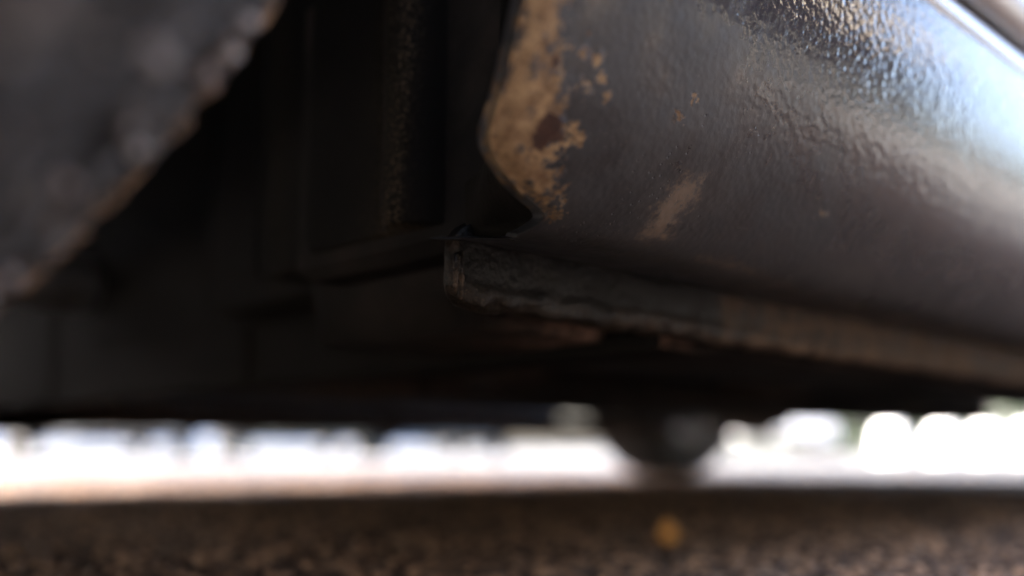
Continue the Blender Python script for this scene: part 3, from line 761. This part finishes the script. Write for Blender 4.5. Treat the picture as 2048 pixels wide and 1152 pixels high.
def house(loc, rz, L, D_, H, wall, label):
    h = empty('house', loc, rz)
    v, f = box(-L / 2, L / 2, 0, D_, 0, H); link('wall', mesh('wall', v, f, False), M[wall], h)
    v = [(-L / 2 - .3, -.4, H - .05), (L / 2 + .3, -.4, H - .05), (L / 2 + .3, D_ + .4, H - .05), (-L / 2 - .3, D_ + .4, H - .05), (-L / 2 - .3, D_ / 2, H + D_ * .32), (L / 2 + .3, D_ / 2, H + D_ * .32)]
    link('roof', mesh('roof', v, [(0, 1, 5, 4), (2, 3, 4, 5), (1, 2, 5), (3, 0, 4), (0, 3, 2, 1)], False), M['tile'], h)
    n = int(L // 3)
    for k in range(n):
        x = -L / 2 + L * (k + .5) / n
        for z0 in ([1.0, 3.6] if H > 5 else [1.0]):
            if k == n // 2 and z0 == 1.0:
                v, f = box(x - .5, x + .5, -.05, .02, 0, 2.1, .01); link('door', mesh('door', v, f, False), M['frame'], h); continue
            v, f = box(x - .65, x + .65, -.04, .02, z0, z0 + 1.25, .01); wn = link('window', mesh('window', v, f, False), M['frame'], h)
            for s in (-1, 1):
                v, f = box(x + s * .31 - .26, x + s * .31 + .26, -.05, -.035, z0 + .08, z0 + 1.17); link('pane', mesh('pane', v, f, False), M['glass'], wn)
    return tag(h, label, 'house')
house((2, 22.5, 0), 0, 34, 8, 5.6, 'white', 'long pale blue-grey rendered house beyond the parked cars')
house((16.0, -13.0, 0), math.pi, 11, 8, 5.4, 'cream', 'cream rendered house across the yard behind the hedge')

def leaf_cloud(name, size, n, leaf, mat):
    sx, sy, sz = size; V, Fc = [], []
    for i in range(n):
        u = rng.random(3); p = np.array([(u[0] - .5) * sx, (u[1] - .5) * sy, u[2] * sz])
        b = .12 * math.sin(p[0] * 2.1) + .1 * math.sin(p[0] * 5.3 + 1)
        p[2] *= 1 + b; p[1] *= 1 + b
        a = rng.normal(size=3); a /= np.linalg.norm(a); c = np.cross(a, rng.normal(size=3)); c /= np.linalg.norm(c); d = np.cross(a, c)
        s = leaf * rng.uniform(.6, 1.4); k = len(V)
        V += [p - c * s, p + d * s * .45, p + c * s, p - d * s * .45]; Fc.append((k, k + 1, k + 2, k + 3))
    return mesh(name, V, Fc, False)
def hedge(loc, rz, size, n, leaf, label):
    h = empty('hedge', loc, rz)
    link('crown', leaf_cloud('crown', size, n, leaf, None), M['leafgreen'], h)
    parts = []
    for k in range(int(size[0] // .8)):
        x = -size[0] / 2 + .4 + k * .8; parts.append(tube([(x, 0, 0), (x + .05, .05, size[2] * .5), (x, -.05, size[2] * .8)], [.035, .025, .012], 7))
    for v, f in parts: link('stem', mesh('stem', v, f), M['bark'], h)
    return tag(h, label, 'hedge')
hedge((-2.0, -6.8, 0), 0, (16, 1.2, 1.25), 10000, .075, 'long clipped green hedge on the house side of the yard')
hedge((19.5, 7.2, 0), math.radians(-70), (9, 1.4, 1.5), 9000, .07, 'dark green hedge behind the row of pale bollards')

def tree(loc, h, rad, label):
    t_ = empty('tree', loc)
    trunk = [(0, 0, 0), (.05, .02, 1.2), (.0, .08, 3.0), (.1, .0, h * .55), (.05, .05, h * .8)]
    parts = [tube(catmull(trunk, 20), list(np.linspace(.24, .06, 20)), 14)]
    for k in range(9):
        a = k * 2.4; z0 = h * (.38 + .045 * k); L = rad * (.95 - .05 * k)
        parts.append(tube(catmull([(0.03, .04, z0), (L * .45 * math.cos(a), L * .45 * math.sin(a), z0 + .6), (L * math.cos(a), L * math.sin(a), z0 + 1.0)], 8), list(np.linspace(.08, .015, 8)), 8))
    link('trunk', mesh('trunk', *join_parts(*parts)), M['bark'], t_)
    V, Fc = [], []; cl_ = []
    for k in range(46):
        u = rng.normal(size=3); u /= np.linalg.norm(u); cl_.append(np.array([u[0] * rad, u[1] * rad, h * .72 + u[2] * h * .26]) * np.array([1, 1, 1]) * np.array([*([rng.uniform(.45, 1)] * 2), 1]))
    for c in cl_:
        for k in range(260):
            p = c + rng.normal(size=3) * rad * .17; a = rng.normal(size=3); a /= np.linalg.norm(a); e = np.cross(a, rng.normal(size=3)); e /= np.linalg.norm(e); f = np.cross(a, e)
            q = rng.uniform(.07, .14); i = len(V); V += [p - e * q, p + f * q * .5, p + e * q, p - f * q * .5]; Fc.append((i, i + 1, i + 2, i + 3))
    link('crown', mesh('crown', V, Fc, False), M['leafgreen'], t_)
    return tag(t_, label, 'tree')
tree((-.4, 8.6, 0), 11.5, 2.7, 'tall leafy tree added out of view to shade the ground behind the silver car')  # unseen tree, placed so its shade covers the ground past the tail

def bollard_mesh():
    n = 20; V = []
    for r, z in ((.001, 0), (.19, 0), (.19, .03), (.165, .05), (.16, .22), (.15, .28), (.12, .335), (.07, .365), (.001, .375)):
        for k in range(n): V.append((r * math.cos(2 * math.pi * k / n), r * math.sin(2 * math.pi * k / n), z))
    return mesh('bollard', V, grid_faces(9, n, wrap_c=True))
bm = bollard_mesh()
for px, dist in ((1772, 12.0), (1878, 12.4), (1962, 12.9), (2045, 13.3)):
    az = math.radians(AZ) - math.atan((px - 1024) / FPX)
    o = link('bollard', bm, M['bollard'], None, (math.cos(az) * dist, math.sin(az) * dist, 0))
    tag(o, 'squat white round-topped bollard standing in for a blurred bright glint before the dark hedge', 'bollard', 'white bollards added as bright blurred spots')  # bollards are invented to give the round bright spots of blurred glints

# ================================================================== things on the ground
def leaf_mesh(name, L, Wd, curl):
    V = []; n, m_ = 14, 7
    for i in range(n):
        t = i / (n - 1); wd = Wd * math.sin(math.pi * t ** .8) ** .8 + .0004
        wd *= 1 + .18 * (i % 2)
        for j in range(m_):
            u = -1 + 2 * j / (m_ - 1); V.append((t * L, u * wd, curl * (t * t) * L + .25 * wd * u * u))
    V2 = [(x, y, z - .0006) for x, y, z in V]; Fc = grid_faces(n, m_); k = len(V)
    Fc2 = [tuple(k + i for i in f[::-1]) for f in Fc]
    st = tube([(-.016, .001, .001), (-.006, 0, 0), (L * .95, 0, curl * L * .9)], [.0009, .0009, .0004], 6)
    return mesh(name, *join_parts((V + V2, Fc + Fc2), st))
def put_leaf(px, py, L, Wd, rot, label, curl=.3, tilt=0):
    p = on_z(px, py, 0.004); o = link('fallen_leaf', leaf_mesh('fallen_leaf', L, Wd, curl), M['leaf'], None, tuple(p)); o.rotation_euler = (tilt, -1.15, rot)
    return tag(o, label, 'leaf')
put_leaf(1338, 1092, .020, .0075, math.radians(48), 'bright orange fallen leaf standing up on the dark ground', .15, 0)

def scatter(name, N, smin, smax, mat, flat, label, tone_pow):
    """rounded crumbs (icosahedra), densest close to the camera, all round it"""
    g = (1 + 5 ** .5) / 2
    ico = np.array([(-1, g, 0), (1, g, 0), (-1, -g, 0), (1, -g, 0), (0, -1, g), (0, 1, g), (0, -1, -g), (0, 1, -g), (g, 0, -1), (g, 0, 1), (-g, 0, -1), (-g, 0, 1)]) / math.hypot(1, g)
    tri = np.array([(0, 11, 5), (0, 5, 1), (0, 1, 7), (0, 7, 10), (0, 10, 11), (1, 5, 9), (5, 11, 4), (11, 10, 2), (10, 7, 6), (7, 1, 8), (3, 9, 4), (3, 4, 2), (3, 2, 6), (3, 6, 8), (3, 8, 9), (4, 9, 5), (2, 4, 11), (6, 2, 10), (8, 6, 7), (9, 8, 1)])
    front = rng.random(N) < .8
    d = np.exp(rng.uniform(math.log(.35), math.log(3.4), N)); az = math.radians(AZ) + np.where(front, rng.normal(0, .48, N), rng.uniform(-3.14, 3.14, N))
    d = d * np.exp(rng.normal(0, .18, N)) - np.where(front, 0, .25 * rng.random(N)); d = np.maximum(d, .06)
    s = smin * (smax / smin) ** (rng.random(N) ** 2.4); th = rng.uniform(0, 6.28, N)
    P = ico[None] * rng.uniform(.7, 1.25, (N, 12, 1)) * s[:, None, None] * np.stack([rng.uniform(.8, 1.5, N), rng.uniform(.7, 1.1, N), np.full(N, flat)], -1)[:, None, :]
    x = P[:, :, 0] * np.cos(th)[:, None] - P[:, :, 1] * np.sin(th)[:, None] + (d * np.cos(az))[:, None]
    y = P[:, :, 0] * np.sin(th)[:, None] + P[:, :, 1] * np.cos(th)[:, None] + (d * np.sin(az))[:, None]
    z = P[:, :, 2] + (s * flat * .55)[:, None]
    V = np.stack([x, y, z], -1).reshape(-1, 3); Fc = (np.arange(N)[:, None, None] * 12 + tri[None]).reshape(-1, 3)
    me = bpy.data.meshes.new(name); nf = len(Fc)
    me.vertices.add(len(V)); me.vertices.foreach_set('co', V.astype(np.float32).ravel()); me.loops.add(nf * 3); me.loops.foreach_set('vertex_index', Fc.astype(np.int32).ravel())
    me.polygons.add(nf); me.polygons.foreach_set('loop_start', np.arange(0, nf * 3, 3, dtype=np.int32)); me.update(calc_edges=True); me.polygons.foreach_set('use_smooth', [True] * nf)
    attr(me, 'tone', np.repeat(rng.random(N) ** tone_pow, 12))
    tag(link(name, me, M[mat]), label, cat=name.replace('_', ' '), kind='stuff')
scatter('gravel', 60000, .0012, .0056, 'grit', .7, 'loose brown gravel and grit strewn over the asphalt under the car', 2.0)
scatter('leaf_litter', 6000, .003, .010, 'crumbs', .3, 'brown crumbled leaf litter strewn over the asphalt under the car', 2.5)
